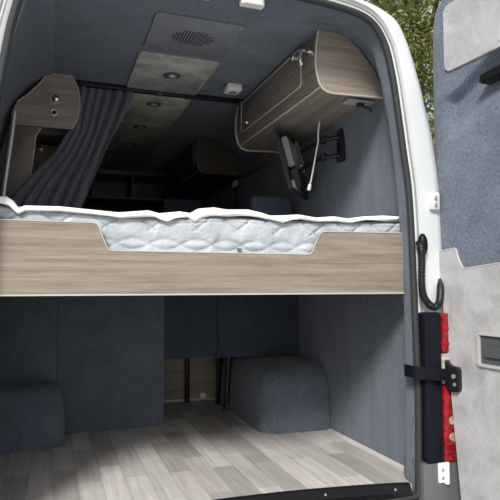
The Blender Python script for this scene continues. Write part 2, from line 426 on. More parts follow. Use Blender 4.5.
# outer skin
door = None
outline = [(edge(z)+.0, z) for z, _ in EDGE]+[(.70, 1.985), (.70, -.20)]
bm2 = BM()
va = [bm2.verts.new(dp(s, z, -.050)) for s, z in outline]; vb = [bm2.verts.new(dp(s-.004, z, -.095)) for s, z in outline]
bm2.faces.new(va); bm2.faces.new(vb[::-1])
for i in range(len(va)):
    j = (i+1) % len(va); bm2.faces.new((va[i], vb[i], vb[j], va[j]))
bmesh.ops.recalc_face_normals(bm2, faces=bm2.faces)
bm3 = BM(); dgrid(bm3, 2, 60, .0, .70, -.20, 1.985, lambda s, z: -.035)
door = obj('rear_door', bm2, 'paint', van, 'open right rear door with carpet and grey vinyl lining', ang=30)
bm3.free()
o = obj('carpet_lining', bm, 'carpet_door', door, 'blue grey carpet lining', ang=60); 
bm = BM()
po = [(s, z) for s, z in rrect(.021, .62, 1.645, 1.925, .035)]
def dprism(bm, pts, n0, n1, bev=0.):
    va = [bm.verts.new(dp(s, z, n0)) for s, z in pts]; vb = [bm.verts.new(dp(s, z, n1)) for s, z in pts]
    fs = [bm.faces.new(va), bm.faces.new(vb[::-1])]
    for i in range(len(va)):
        j = (i+1) % len(va); fs.append(bm.faces.new((va[i], vb[i], vb[j], va[j])))
    bmesh.ops.recalc_face_normals(bm, faces=fs)
    if bev: bmesh.ops.bevel(bm, geom=list({e for f in fs[:2] for e in f.edges}), offset=bev, segments=2, affect='EDGES')
    return bm
dprism(bm, po, -.002, .007, .002); obj('window_blank', bm, 'vinyl_pale', door, 'pale marbled vinyl panel with rounded corners')
for s, z in ((.045, 1.90), (.05, 1.672), (.30, 1.672), (.30, 1.90)): bm = BM(); cyl(bm, dp(s, z, .006), DN, .004, .003, 10); obj('screw', bm, 'silver', door)
# lower vinyl lining with stepped top edge
low = [(edge(-.19)+.002, -.19), (edge(-.05)+.002, -.05), (edge(.21)+.002, .21), (edge(.34)+.002, .34), (edge(.36)+.002, .36), (edge(.47)+.002, .47), (edge(.49)+.002, .49), (edge(.72)+.002, .72), (edge(.915)+.002, .915)]
low += [(.058, .926), (.066, .920), (.072, .895), (.083, .87), (.094, .852), (.108, .843), (.27, .858), (.55, .880), (.69, .886), (.69, -.19)]
bm = BM(); dprism(bm, low, -.004, .010, .003)
bmesh.ops.triangulate(bm, faces=[f for f in bm.faces if len(f.verts) > 4])
obj('lower_vinyl_lining', bm, 'vinyl_pale', door, 'pale grey marbled lower lining with a stepped top edge')
bm = BM(); pr_ = [dp(s, z, .008) for s, z in low[8:-1]]; tube(bm, pr_, .003, 6)
obj('lining_edge', bm, 'edging', door)
# latch recess
def dframe(bm, s0, s1, z0, z1, w, n0, n1, r=.012):
    a = rrect(s0, s1, z0, z1, r, 4); b = rrect(s0+w, s1-w, z0+w, z1-w, max(.003, r-w), 4)
    L = [[bm.verts.new(dp(s, z, n)) for s, z in q] for q, n in ((a, n0), (a, n1), (b, n1), (b, n0))]
    n = len(a)
    for p, q in zip(L, L[1:]+L[:1]):
        for i in range(n): bm.faces.new((p[i], p[(i+1) % n], q[(i+1) % n], q[i]))
    bmesh.ops.recalc_face_normals(bm, faces=bm.faces); return bm
bm = BM(); dframe(bm, .172, .36, .480, .605, .010, .006, .020)
lr = obj('latch_recess', bm, 'edging', door, 'pale frame around the inner door handle')
bm = BM(); dprism(bm, rrect(.181, .351, .489, .596, .006, 3), .008, .0105); obj('recess_floor', bm, 'charcoal', lr)
bm = BM(); dprism(bm, rrect(.20, .33, .515, .56, .01, 4), .0105, .020, .003); obj('release_lever', bm, 'charcoal', lr)
# grab handle
bm = BM(); dprism(bm, [(.213, 1.542), (.218, 1.568), (.50, 1.590), (.50, 1.547), (.226, 1.533)], -.03, .022, .005)
for k in range(5): dprism(bm, [(.228, 1.540+k*.0055), (.228, 1.543+k*.0055), (.495, 1.556+k*.007), (.495, 1.552+k*.007)], .020, .026)
obj('grab_handle', bm, 'black', door, 'black ribbed grab handle')
# strap bracket
bm = BM(); dprism(bm, [(-.01, .375), (.02, .372), (.045, .362), (.078, .368), (.084, .38), (.084, .45), (.076, .462), (.05, .462), (.03, .468), (.012, .488), (-.005, .49), (-.01, .46)], .004, .030, .004)
br = obj('strap_bracket', bm, 'black', door, 'black bracket holding the check strap')
bm = BM(); bx(bm, .94, 1.0, -.082, -.062, .405, .445, .004); obj('strap_clip', bm, 'black_gloss', br)
bm = BM(); cyl(bm, dp(.062, .425, .029), DN, .009, .005, 14); obj('bolt', bm, 'silver', br)
bm = BM(); cyl(bm, dp(.066, .395, .029), DN, .007, .004, 12); obj('bolt', bm, 'silver', br)

# ---------------------------------------------------------------- setting: interior shell
def wallobj(name, s):
    bm = BM(); h = catmull([Vector((s*p[0], 0, p[1])) for p in WALL[:10]], K)
    ys = [.15+i*(3.6/12) for i in range(13)]
    loft(bm, [[Vector((p.x, y, p.z)) for p in h] for y in ys], flip=(s > 0))
    return struct(obj(name, bm, 'carpet_wall', ang=60))
wr = wallobj('wall_right', 1); wl = wallobj('wall_left', -1)
bm = BM(); bx(bm, -.586, .586, .15, 3.75, ZC, ZC+.012); struct(obj('ceiling', bm, 'carpet'))
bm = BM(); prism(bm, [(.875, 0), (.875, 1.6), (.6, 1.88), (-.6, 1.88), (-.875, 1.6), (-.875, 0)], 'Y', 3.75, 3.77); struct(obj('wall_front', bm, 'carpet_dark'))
bm = BM()
n = 40; fr = [(lerp(-.776, .776, i/n), thr(lerp(-.776, .776, i/n))+.002) for i in range(n+1)]
prism(bm, fr+[(.79, .075), (.868, .155), (.868, 3.75), (-.868, 3.75), (-.868, .155), (-.79, .075)], 'Z', -.03, 0)
struct(obj('floor', bm, 'floor', smooth=False))
bm = BM(); bx(bm, -60, 60, -60, 60, -.75, -.65); struct(obj('ground', bm, 'ground', smooth=False))
# pale sealant line at the right wall foot
bm = BM(); prism(bm, [(.850, 0), (.864, 0), (.864, .008), (.856, .006)], 'Y', .17, .87); struct(obj('trim_1', bm, 'edging'))

# ---------------------------------------------------------------- bed
bed = root('fixed_bed', 'raised bed platform with a long greige oak board across the rear opening', 'bed', (0, .07, .745))
PX0, PX1 = -.795, .794
cut = [(-.445, .9905), (-.432, .986), (-.424, .974), (-.408, .930), (-.400, .912), (-.392, .900), (-.378, .8965)]
cutr = [(.357, .8975), (.372, .902), (.381, .914), (.400, .960), (.408, .976), (.418, .985), (.434, .989)]
pts = [(PX0, .745), (PX0, .990)]+cut+cutr+[(PX1, .994), (PX1, .745)]
bm = BM(); prism(bm, pts, 'Y', .062, .080, .0015, 1)
board = obj('front_board', bm, 'wood_board', bed, ang=30)
bm = BM(); tube(bm, [Vector((x, .0615, z+.0005)) for x, z in pts[1:-1]], .0020, 6); obj('edge_trim', bm, 'edging_light', board)
bm = BM(); bx(bm, PX0, PX1, .0595, .081, .7435, .749, .001, 1); obj('edge_trim', bm, 'edging_light', board)
bm = BM(); bx(bm, -.84, .84, .085, 1.23, .752, .772); obj('platform', bm, 'wood_dark', bed)

# mattress with quilted side
MZ0, MZ1 = .775, 1.02
def quilt(x, z):
    zc = .925; d = 9
    for sg in (1, -1): d = min(d, abs(z-(zc+sg*.019*math.sin(math.pi*(x+.02)/.115)))*.9)
    if z > zc+.05:
        for sg in (1, -1):
            q = ((x*sg+(z-zc)*1.35) / .16) % 1; q = min(q, 1-q)*.16; d = min(d, q*1.6)
    if z < zc-.05:
        for sg in (1, -1):
            q = ((x*sg+(z-zc)*1.35+.05) / .16) % 1; q = min(q, 1-q)*.16; d = min(d, q*.7)
    w = noise.noise(Vector((x*5+z*3, z*6, 1.7)))*.012+noise.noise(Vector((x*13, z*9, 4)))*.006
    return .009*(1-math.exp(-d/.009))+w
SAG = [(-.80, 1.050), (-.5, 1.036), (-.2, 1.024), (0, 1.040), (.3, 1.034), (.80, 1.048)]
def mf(u, v):
    x = lerp(-.80, .80, u); t = interp(SAG, x)
    # v: underside front -> side -> round -> top
    if v < .8:
        z = lerp(MZ0, t-.02, v/.8); e = 1-sm(.0, .10, abs(v-.4)/.4-.9)*.5
        return Vector((x, .100-quilt(x, z)*e, z))
    a = (v-.8)/.2*math.pi/2
    return Vector((x, .100+.03*(1-math.cos(a))-quilt(x, t-.02)*math.cos(a), t-.02+.02*math.sin(a)))
bm = BM(); V = grid(bm, 420, 60, mf)
top = [r[-1] for r in V]; bot = [r[0] for r in V]
bt = [bm.verts.new((v.co.x, 1.16, v.co.z)) for v in top]; bb = [bm.verts.new((v.co.x, 1.16, v.co.z)) for v in bot]
for i in range(len(top)-1):
    bm.faces.new((top[i], top[i+1], bt[i+1], bt[i])); bm.faces.new((bt[i], bt[i+1], bb[i+1], bb[i])); bm.faces.new((bb[i], bb[i+1], bot[i+1], bot[i]))
for r, a, b in ((V[0], bt[0], bb[0]), (V[-1], bt[-1], bb[-1])): bm.faces.new([v for v in r]+[a, b])
bmesh.ops.recalc_face_normals(bm, faces=bm.faces)
mr_ = root('mattress', 'pale blue quilted mattress lying behind the oak bed board', 'mattress', (0, .6, .775))
obj('mattress_body', bm, 'quilt', mr_, ang=80)
bm = BM(); ball(bm, (.090, .096, .902), .013, (1.1, .5, .8), 12); bx(bm, .08, .10, .092, .105, .904, .918, .003)
obj('vent_button', bm, 'charcoal', mr_, 'small dark vent button on the mattress side')

# white bed cover with wavy front edge
TOP = [(-0.8, 1.064), (-0.739, 1.067), (-0.721, 1.068), (-0.702, 1.056), (-0.683, 1.03), (-0.662, 1.041), (-0.553, 1.043), (-0.455, 1.037), (-0.354, 1.031), (-0.253, 1.043), (-0.214, 1.034), (-0.137, 1.044), (-0.096, 1.039), (-0.066, 1.058), (-0.009, 1.065), (0.041, 1.059), (0.124, 1.063), (0.177, 1.054), (0.214, 1.044), (0.272, 1.047), (0.336, 1.053), (0.414, 1.044), (0.49, 1.052), (0.558, 1.046), (0.627, 1.057), (0.722, 1.065), (0.795, 1.064)]
LOWE = [(-0.8, 1.04), (-0.738, 1.041), (-0.708, 1.035), (-0.683, 1.013), (-0.662, 1.024), (-0.552, 1.029), (-0.455, 1.023), (-0.354, 1.013), (-0.228, 1.022), (-0.213, 1.012), (-0.188, 0.999), (-0.159, 1.014), (-0.111, 1.027), (-0.085, 1.002), (-0.055, 1.022), (-0.028, 1.03), (0.085, 1.035), (0.214, 1.029), (0.26, 1.011), (0.302, 1.028), (0.336, 1.037), (0.414, 1.029), (0.489, 1.035), (0.557, 1.03), (0.627, 1.045), (0.722, 1.044), (0.795, 1.056)]
def cf(u, v):
    x = lerp(-.80, .80, u); t = interp(TOP, x); l = lerp(interp(LOWE, x), t, .22)
    w = noise.noise(Vector((x*14, v*6, 2)))*.004
    if v < .35:
        k = v/.35; return Vector((x, .084+.012*(1-k)**2*noise.noise(Vector((x*9, 0, 5)))+w-.004*math.sin(k*3.1), lerp(l, t-.008, k)))
    if v < .6:
        a = (v-.35)/.25*math.pi/2; return Vector((x, .084+.03*(1-math.cos(a))+w, t-.008+.008*math.sin(a)))
    k = (v-.6)/.4; return Vector((x, lerp(.114, 1.15, k), t+(1.035-t)*sm(0, .5, k)*.8+noise.noise(Vector((x*4, k*6, 8)))*.012*sm(0, .2, k)))
bm = BM(); grid(bm, 300, 40, cf)
o = obj('bed_cover', bm, 'white_fab', ang=80)
tag(o, 'white bed cover with a wavy turned edge lying on the quilted mattress', 'bed cover')
solid(o, .005, 1)

# ---------------------------------------------------------------- carpeted boxes and panels under the bed
def wheelbox(name, s, x_in, y0, y1, zt, label):
    """soft-edged box against a side wall"""
    xo = .862; r = .10 if y1-y0 > .4 else .075; bm = BM()
    out = []                                                   # plan outline from wall rear round to wall front
    for k in range(7): out.append((x_in+r-r*math.sin(R(90*k/6)), y0+r-r*math.cos(R(90*k/6))))
    out = [(xo, y0-.01), ((xo+x_in)/2, y0-.004)]+out
    for k in range(7): out.append((x_in+r-r*math.cos(R(90*k/6)), y1-r+r*math.sin(R(90*k/6))))
    out.append((xo, y1))
    cx, cy = xo, (y0+y1)/2
    lv = [(0, 0), (.0, .25), (.006, .5), (.02, .70), (.038, .82), (.065, .91), (.10, .97), (.15, 1.0)]
    rings = []; kk = min(1, (y1-y0)/.42)
    for ins, h in lv:
        rr = []; ins *= kk
        for x, y in out:
            d = Vector((cx-x, cy-y)); 
            if x >= xo-.001: d = Vector((0, math.copysign(1, cy-y))); m = ins
            else: d = Vector((.75 if x < x_in+.1 else .2, math.copysign(1 if (y < y0+.08 or y > y1-.08) else .0, cy-y))); m = ins
            if y > y1-r-.001: d.y = 0
            p = Vector((x, y))+d*m
            rr.append(Vector((s*min(p.x, xo), p.y, zt*h)))
        rings.append(rr)
    V = loft(bm, rings); bm.faces.new(V[-1])
    bmesh.ops.recalc_face_normals(bm, faces=bm.faces)
    o = obj(name, bm, 'carpet', ang=70); tag(o, label, 'wheel arch'); return o
wheelbox('wheel_arch', 1, .485, .865, 1.75, .345, 'carpeted wheel arch box against the right wall under the bed')
wheelbox('wheel_arch', -1, .495, .985, 1.235, .282, 'carpeted wheel arch box on the left beside the tall divider panel')

bm = BM(); bx(bm, -.535, .032, 1.24, 1.262, .001, .750, .004); o = obj('divider_panel', bm, 'carpet')
tag(o, 'tall carpeted divider panel reaching the floor under the bed, left of the gap', 'panel')
bm = BM(); bx(bm, -.861, -.5355, 1.243, 1.262, .001, .750, .003); o = obj('divider_panel', bm, 'carpet')
tag(o, 'carpeted divider panel behind the left wheel arch box under the bed', 'panel')
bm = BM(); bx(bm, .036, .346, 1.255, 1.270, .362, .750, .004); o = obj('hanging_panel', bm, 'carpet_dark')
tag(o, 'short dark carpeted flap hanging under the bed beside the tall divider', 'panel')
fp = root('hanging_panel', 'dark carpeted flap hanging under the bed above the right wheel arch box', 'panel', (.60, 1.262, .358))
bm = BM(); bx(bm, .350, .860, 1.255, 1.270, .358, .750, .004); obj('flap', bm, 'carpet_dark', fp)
bm = BM(); bx(bm, .325, .375, 1.242, 1.254, .360, .378, .003); prism(bm, [(.343, .378), (.362, .378), (.356, .48), (.350, .48)], 'Y', 1.243, 1.254); cyl(bm, (.350, 1.242, .370), (0, -1, 0), .006, .004, 10); obj('catch', bm, 'black', fp, 'small black catch on the flap corner')

bw = root('locker', 'low brown wooden locker back at the far end of the gap under the bed', 'locker', (.37, 1.85, 0))
bm = BM(); bx(bm, .05, .86, 1.84, 2.2, .001, .70, .003); obj('carcass', bm, 'wood_cab', bw)
bm = BM(); bx(bm, .055, .56, 1.832, 1.84, .0015, .018, .002); obj('plinth', bm, 'edging', bw)
bm = BM(); bx(bm, .395, .435, 1.825, 1.84, .018, .05, .004); obj('socket', bm, 'white_pl', bw, 'small white fitting on the locker base')
bm = BM(); bx(bm, .284, .312, 1.79, 1.82, .001, .74, .003); o = obj('bed_support_post', bm, 'black')
tag(o, 'slim upright black post in front of the brown locker under the bed', 'post')
ds = root('bed_support_brace', 'slanted black metal brace beside the right wheel arch box', 'brace', (.47, 1.45, 0))
bm = BM(); tube(bm, [(.464, 1.46, .02), (.480, 1.45, .40), (.492, 1.44, .745)], .017, 8); obj('bar', bm, 'black', ds)
bm = BM(); bx(bm, .44, .50, 1.43, 1.49, .001, .014, .003); tube(bm, [(.47, 1.46, .01), (.47, 1.46, .05)], .018, 10); obj('foot_bracket', bm, 'charcoal', ds)
bm = BM(); bx(bm, .462, .495, 1.66, 1.69, .001, .74, .003); o = obj('bed_support_post', bm, 'black'); tag(o, 'black upright post just left of the slanted brace', 'post')

# ---------------------------------------------------------------- ceiling panels and fittings
def up(x, y): return (x+.58)*1.0206-.58, (y+1.9)*1.0206-1.9
def cpanel(name, x0, x1, y0, y1, m, label, t=.010):
    (x0, y0), (x1, y1) = up(x0, y0), up(x1, y1)
    r = root(name, label, 'ceiling panel', ((x0+x1)/2, (y0+y1)/2, ZC-t))
    bm = BM(); prism(bm, rrect(x0, x1, y0, y1, .022), 'Z', ZC-t, ZC-.0001, .0025); obj('panel', bm, m, r)
    for x in (x0+.02, x1-.02):
        for y in (y0+.02, y1-.02): bm = BM(); cyl(bm, (x, y, ZC-t), (0, 0, -1), .004, .002, 10); obj('screw', bm, 'silver', r)
    return r
pa = cpanel('ceiling_panel', -.21, .166, .222, .565, 'vinyl_blue', 'smooth slate panel with a slotted speaker grille on the ceiling near the rear edge')
bm = BM()
for j in range(5):
    for i in range(15):
        x, y = up(-.022+(i-7)*.0125, .395+(j-2)*.026)
        if ((i-7)/7.4)**2+((j-2)/2.6)**2 < 1: bx(bm, x-.002, x+.002, y-.010, y+.010, ZC-.0125, ZC-.0098)
g = obj('speaker_grille', bm, 'black', pa, 'dark oval of small slots')
pb = cpanel('ceiling_panel', -.216, .168, .615, 1.105, 'vinyl_mid', 'marbled grey ceiling panel with one lamp, between slotted panel and curtain rail', .012)
pc = cpanel('ceiling_panel', -.205, .168, 1.20, 2.575, 'vinyl_dim', 'long olive grey ceiling panel with three lamps beyond the curtain rail', .012)
dl0 = None
for k, (x, y, l) in enumerate(((-.02, .842, 'round ceiling lamp nearest the rear opening, on the marbled grey panel'), (-.027, 1.322, 'first round ceiling lamp just beyond the curtain rail'),
                    (-.030, 1.826, 'middle one of the three ceiling lamps beyond the curtain rail'), (-.031, 2.331, 'farthest ceiling lamp beyond the curtain rail'))):
    x, y = up(x, y)
    if k == 0:
        dl0 = root('ceiling_lamp', l, 'ceiling lamp', (x, y, ZC-.012), 'round ceiling lamps')
        bm = BM(); cyl(bm, (x, y, ZC-.012), (0, 0, -1), .048, .006, 28, .042, .002); obj('bezel', bm, 'charcoal', dl0)
        bm = BM(); ball(bm, (x, y, ZC-.019), .025, (1, 1, .35), 18); obj('lens', bm, 'silver', dl0)
        r = dl0
    else:
        r = dl0.copy(); COL.objects.link(r); r.location = (x, y, ZC-.012); r['label'] = l
        for ch in list(dl0.children):
            c = ch.copy(); COL.objects.link(c); c.parent = r
sd = root('smoke_detector', 'small white box sensor on the ceiling beside the rail', 'smoke detector', (.340, .962, ZC-.04))
bm = BM(); bx(bm, .300, .384, .918, 1.007, ZC-.040, ZC-.0001, .010, 3); obj('housing', bm, 'white_pl', sd)
bm = BM(); cyl(bm, (.342, .963, ZC-.0395), (0, 0, -1), .022, .003, 20); obj('sensor_cover', bm, 'grey_pl', sd)
# curtain rail
rail = root('curtain_rail', 'black curtain rail running across the ceiling at the bed foot', 'curtain rail', (0, 1.17, 1.845))
bm = BM(); bx(bm, -.560, .475, 1.158, 1.182, 1.844, ZC-.0001, .003); obj('track', bm, 'black', rail)
for x in (-.545, -.02, .458): bm = BM(); bx(bm, x-.012, x+.012, 1.154, 1.186, 1.840, 1.860, .003); obj('clip', bm, 'charcoal', rail)
# curtain
def cu(u, v):
    zt = 1.838; z = lerp(zt, 1.045, v)
    xl = interp([(0, -.50), (.30, -.505), (.45, -.56), (.60, -.645), (.82, -.765), (1, -.80)], v)
    xr = interp([(0, -.165), (.38, -.292), (.80, -.415), (1, -.47)], v)
    b = u+.045*math.sin(v*5+u*4)*v
    ph = 2*math.pi*(7*u + .5*math.sin(3*u+2*v))
    amp = .036*(1-.1*v)*(1+.3*math.sin(7*u+1))
    x = lerp(xl, xr, u)+.008*math.sin(ph*1.0+1.2)+.010*v*noise.noise(Vector((u*5, v*3, 3)))
    y = 1.192+amp*math.sin(ph)+.012*noise.noise(Vector((u*12, v*4, 0)))+.05*v*math.sin(u*3.1)-.125*sm(.45, .72, v)*(1-.5*u)
    return Vector((x, y, z))
bm = BM(); grid(bm, 260, 60, cu)
cr = root('curtain', 'dark navy curtain gathered to the left and hanging from the rail', 'curtain', (-.45, 1.185, 1.03))
o = obj('cloth', bm, 'curtain', cr, ang=80); solid(o, .002)
bm = BM()
for i in range(26):
    x = lerp(-.495, -.17, i/25); bx(bm, x-.004, x+.004, 1.185, 1.199, 1.834, 1.846, .001, 1)
obj('header_tape', bm, 'charcoal', cr)

# ---------------------------------------------------------------- overhead cabinets
def cab_profile(s=1, xi=.477, xt=.60):
    p = [(xt, ZC-.001), (xi+.010, ZC-.001), (xi, 1.80), (xi-.004, 1.72), (xi+.003, 1.675), (xi+.013, 1.645), (xi+.03, 1.622), (xi+.052, 1.612), (xi+.08, 1.608), (.806, 1.611), (.800, 1.635), (.756, 1.730), (.678, 1.815)]
    return [(s*x, z) for x, z in p]
def overhead(label, loc, xi, y0, y1, doors, knobs=True, wood='wood_cab'):
    r = root('overhead_cabinet', label, 'cabinet', loc)
    pr0 = cab_profile(1, xi)
    bm = BM(); prism(bm, pr0, 'Y', y0+.016, y1-.016, .0); obj('carcass', bm, 'wood_cab_shaded' if wood == 'wood_cab' else wood, r, ang=30)
    for a, b in ((y0, y0+.016), (y1-.016, y1)):
        po = [(x-.006 if x < .6 else x, z-(.006 if z < 1.66 and x < .7 else (.003 if z < 1.61 else 0))) for x, z in pr0]
        bm = BM(); prism(bm, po, 'Y', a, b); e = obj('end_panel', bm, wood, r, ang=30)
        bm = BM(); tube(bm, [Vector((x-.001, a, z-.001)) for x, z in po[1:10]], .0042, 8); obj('edge_trim', bm, 'edging' if wood == 'wood_cab' else 'charcoal', e)  # forward cabinet's trim is charcoal, its shade painted in like the wood
    for (ya, yb) in doors:
        z0, z1, c = 1.672, 1.846, .022
        po = rrect(ya, yb, z0, z1, c)
        bm = BM(); prism(bm, po, 'X', xi-.014, xi+.004, .002); d = obj('door', bm, 'wood_cab_shaded' if wood == 'wood_cab' else wood, r, 'hinged front door with pale edging')
        bm = BM(); tube(bm, [Vector((xi-.014, y, z)) for y, z in po], .003, 6, closed=True); obj('door_trim', bm, 'edging' if wood == 'wood_cab' else 'charcoal', d)
        if knobs:
            for yk, zk in ((ya+.035, z1-.035), ):
                bm = BM(); cyl(bm, (xi-.014, yk, zk), (-1, 0, 0), .013, .022, 18, .011, .002); ball(bm, (xi-.040, yk, zk), .014, (.6, 1, 1)); obj('knob', bm, 'chrome', d)
            bm = BM(); cyl(bm, (xi-.014, yb-.12, z0+.03), (-1, 0, 0), .012, .018, 18, .010, .002); obj('latch', bm, 'chrome', d)
    bm = BM(); tube(bm, [(xi+.018, y0+.01, 1.627), (xi+.018, y1-.01, 1.627)], .0045, 8); obj('lower_trim', bm, 'edging', r)
    return r
oc = overhead('brown oak overhead cabinet with rounded end, on the upper right above the bed', (.64, .75, 1.6), .477, .20, 1.31, ((.34, 1.17),))
bm = BM(); tube(bm, catmull([(.470, .262, 1.800), (.435, .262, 1.800), (.425, .262, 1.79), (.425, .262, 1.745), (.432, .262, 1.735)], 5), .008, 10); cyl(bm, (.474, .262, 1.800), (-1, 0, 0), .014, .012, 16); cyl(bm, (.474, .225, 1.775), (-1, 0, 0), .013, .02, 16)
obj('handle', bm, 'chrome', oc, 'chrome latch at the near end')
sw = root('socket_plate', 'grey plate with a black plug under the upper right cabinet', 'socket', (.715, .262, 1.603))
bm = BM(); prism(bm, rrect(.645, .775, .235, .305, .006), 'Z', 1.5975, 1.6055, .002); obj('plate', bm, 'grey_pl', sw)
bm = BM(); cyl(bm, (.722, .27, 1.596), (0, 0, -1), .018, .012, 16); tube(bm, catmull([(.722, .27, 1.588), (.745, .262, 1.580), (.762, .256, 1.577), (.768, .254, 1.560)], 4), .007, 8); obj('plug', bm, 'black', sw)
overhead('second brown overhead cabinet further forward on the right, dimly lit', (.66, 2.6, 1.6), .42, 2.05, 3.30, ((2.12, 2.66), (2.70, 3.24)), False, 'wood_shaded')
# pelmet between the two cabinets
bm = BM(); prism(bm, [(.735, 1.60), (.735, 1.66), (.78, 1.66), (.80, 1.60)], 'Y', 1.312, 2.048, .002); o = obj('pelmet', bm, 'wood_cab_shaded'); tag(o, 'narrow wooden pelmet along the right wall between the two overhead cabinets', 'pelmet')
# left forward cabinet
lc = root('overhead_cabinet', 'left overhead cabinet with an angled brown end panel and a silver knob', 'cabinet', (-.62, 1.4, 1.58))
po = [(-.762, 1.587), (-.782, 1.64), (-.755, 1.705), (-.70, 1.755), (-.650, 1.812), (-.612, ZC-.001), (-.490, ZC-.001), (-.472, 1.835), (-.460, 1.805), (-.452, 1.76), (-.450, 1.70), (-.462, 1.64), (-.486, 1.590)]
bm = BM(); prism(bm, po, 'Y', 1.115, 1.13); e = obj('end_panel', bm, 'wood_cab', lc, ang=30)
bm = BM(); tube(bm, [Vector((x, 1.1145, z)) for x, z in po[2:]], .003, 6); obj('edge_trim', bm, 'edging', e)
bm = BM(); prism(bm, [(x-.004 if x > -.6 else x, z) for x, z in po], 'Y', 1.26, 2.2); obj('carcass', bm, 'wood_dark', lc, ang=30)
bm = BM(); cyl(bm, (-.578, 1.116, 1.738), (0, -1, 0), .030, .012, 24, .027, .002); kn = obj('knob', bm, 'silver', lc)
bm = BM(); cyl(bm, (-.578, 1.104, 1.738), (0, -1, 0), .010, .022, 14); ball(bm, (-.570, 1.078, 1.732), .019, (1, .7, 1)); obj('knob_button', bm, 'chrome', kn)
bm = BM(); ring(bm, (-.578, 1.112, 1.668), (0, 1, 0), .015, .0055); cyl(bm, (-.578, 1.114, 1.668), (0, -1, 0), .010, .001, 14); k2 = obj('lock_escutcheon', bm, 'silver', lc)
bm = BM(); cyl(bm, (-.578, 1.1135, 1.668), (0, -1, 0), .011, .003, 14); obj('keyhole', bm, 'black', k2)
# window surround panel under it
sp_ = root('side_panel', 'brown wooden side panel standing between the left cabinet and the bed', 'panel', (-.74, 1.12, 1.05))
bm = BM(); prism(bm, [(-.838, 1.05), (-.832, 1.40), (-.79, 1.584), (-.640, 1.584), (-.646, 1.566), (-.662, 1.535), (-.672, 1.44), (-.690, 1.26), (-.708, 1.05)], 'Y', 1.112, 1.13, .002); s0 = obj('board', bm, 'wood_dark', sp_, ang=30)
bm = BM(); tube(bm, catmull([(-.640, 1.111, 1.582), (-.646, 1.111, 1.566), (-.661, 1.111, 1.535), (-.671, 1.111, 1.44), (-.689, 1.111, 1.26), (-.707, 1.111, 1.05)], 4), .003, 6); obj('edge_trim', bm, 'edging', s0)
bm = BM(); tube(bm, [(-.764, 1.095, 1.650), (-.772, 1.097, 1.55), (-.803, 1.10, 1.26), (-.812, 1.10, 1.06)], .012, 8); obj('metal_strip', bm, 'silver', sp_, 'thin silver strip')
# tall locker behind the curtain with coat hooks
tl = root('tall_locker', 'dark tall locker behind the curtain on the left side', 'locker', (-.66, 1.7, 0))
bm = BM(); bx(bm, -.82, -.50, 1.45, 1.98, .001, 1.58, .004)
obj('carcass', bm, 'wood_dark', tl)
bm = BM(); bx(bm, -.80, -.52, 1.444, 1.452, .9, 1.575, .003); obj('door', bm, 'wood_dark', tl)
for z in (1.550, 1.430):
    hk = root('coat_hook', ['small silver coat hook behind the curtain edge, upper one', 'small silver coat hook behind the curtain edge, lower one'][z < 1.5], 'hook', (-.645, 1.44, z), 'coat hooks by the curtain')
    bm = BM(); cyl(bm, (-.645, 1.444, z), (0, -1, 0), .012, .006, 14); obj('rose', bm, 'chrome', hk)
    bm = BM(); tube(bm, catmull([(-.645, 1.44, z), (-.645, 1.41, z-.006), (-.645, 1.40, z+.012)], 4), .005, 8); tube(bm, [(-.668, 1.435, z+.004), (-.622, 1.435, z+.004)], .004, 8); obj('prong', bm, 'chrome', hk)

# ---------------------------------------------------------------- front overhead storage, seats
fs = root('front_shelf', 'dark overhead cab shelf with cubbies across the front of the van', 'shelf', (0, 3.5, 1.55))
bm = BM(); bx(bm, -.60, .495, 3.32, 3.74, 1.575, 1.590, .003); bx(bm, -.60, .495, 3.32, 3.74, 1.80, 1.849, .003)
for x in (-.60, -.24, .12, .480): bx(bm, x, x+.015, 3.34, 3.74, 1.588, 1.802, .002)
bx(bm, -.60, .495, 3.72, 3.74, 1.589, 1.80)
obj('cubby_box', bm, 'wood_dark', fs)
bm = BM(); bx(bm, -.60, .495, 3.312, 3.32, 1.572, 1.584, .002); obj('shelf_lip', bm, 'grey_pl', fs)
bm = BM(); bx(bm, -.22, -.03, 3.60, 3.66, 1.46, 1.56, .01); obj('rear_view_mirror', bm, 'black', fs)
def seat(label, x, y, zt):
    r = root('car_seat', label, 'seat', (x, y, 0))
    bm = BM(); bx(bm, x-.15, x+.15, y-.02, y+.10, .50, zt, .045, 4)
    obj('backrest', bm, 'seat_fab', r)
    bm = BM(); bx(bm, x-.15, x+.15, y+.08, y+.55, .40, .56, .04, 4); obj('seat_cushion', bm, 'seat_fab', r)
    bm = BM(); bx(bm, x-.13, x+.13, y+.05, y+.50, .0, .40, .01); obj('seat_base', bm, 'black', r)
seat('dark seat back seen past the bed, below the second overhead cabinet', .40, 2.38, 1.455)
bm = BM(); bx(bm, .535, .795, 1.168, 1.228, .773, 1.307, .028, 4); o = obj('backrest_cushion', bm, 'seat_fab'); tag(o, 'dark upright cushion standing at the far edge of the bed below the wall monitor', 'cushion')
# belt
bt_ = root('seat_belt', 'dark seat belt hanging from its anchor on the right wall', 'seat belt', (.80, 2.2, 1.0))
bm = BM(); bx(bm, .765, .771, 2.18, 2.225, 1.05, 1.56, .001); obj('webbing', bm, 'black', bt_)
for y in (2.17, 2.225): bm = BM(); bx(bm, .755, .775, y, y+.03, 1.545, 1.59, .004); obj('anchor', bm, 'silver', bt_, 'silver belt anchor')

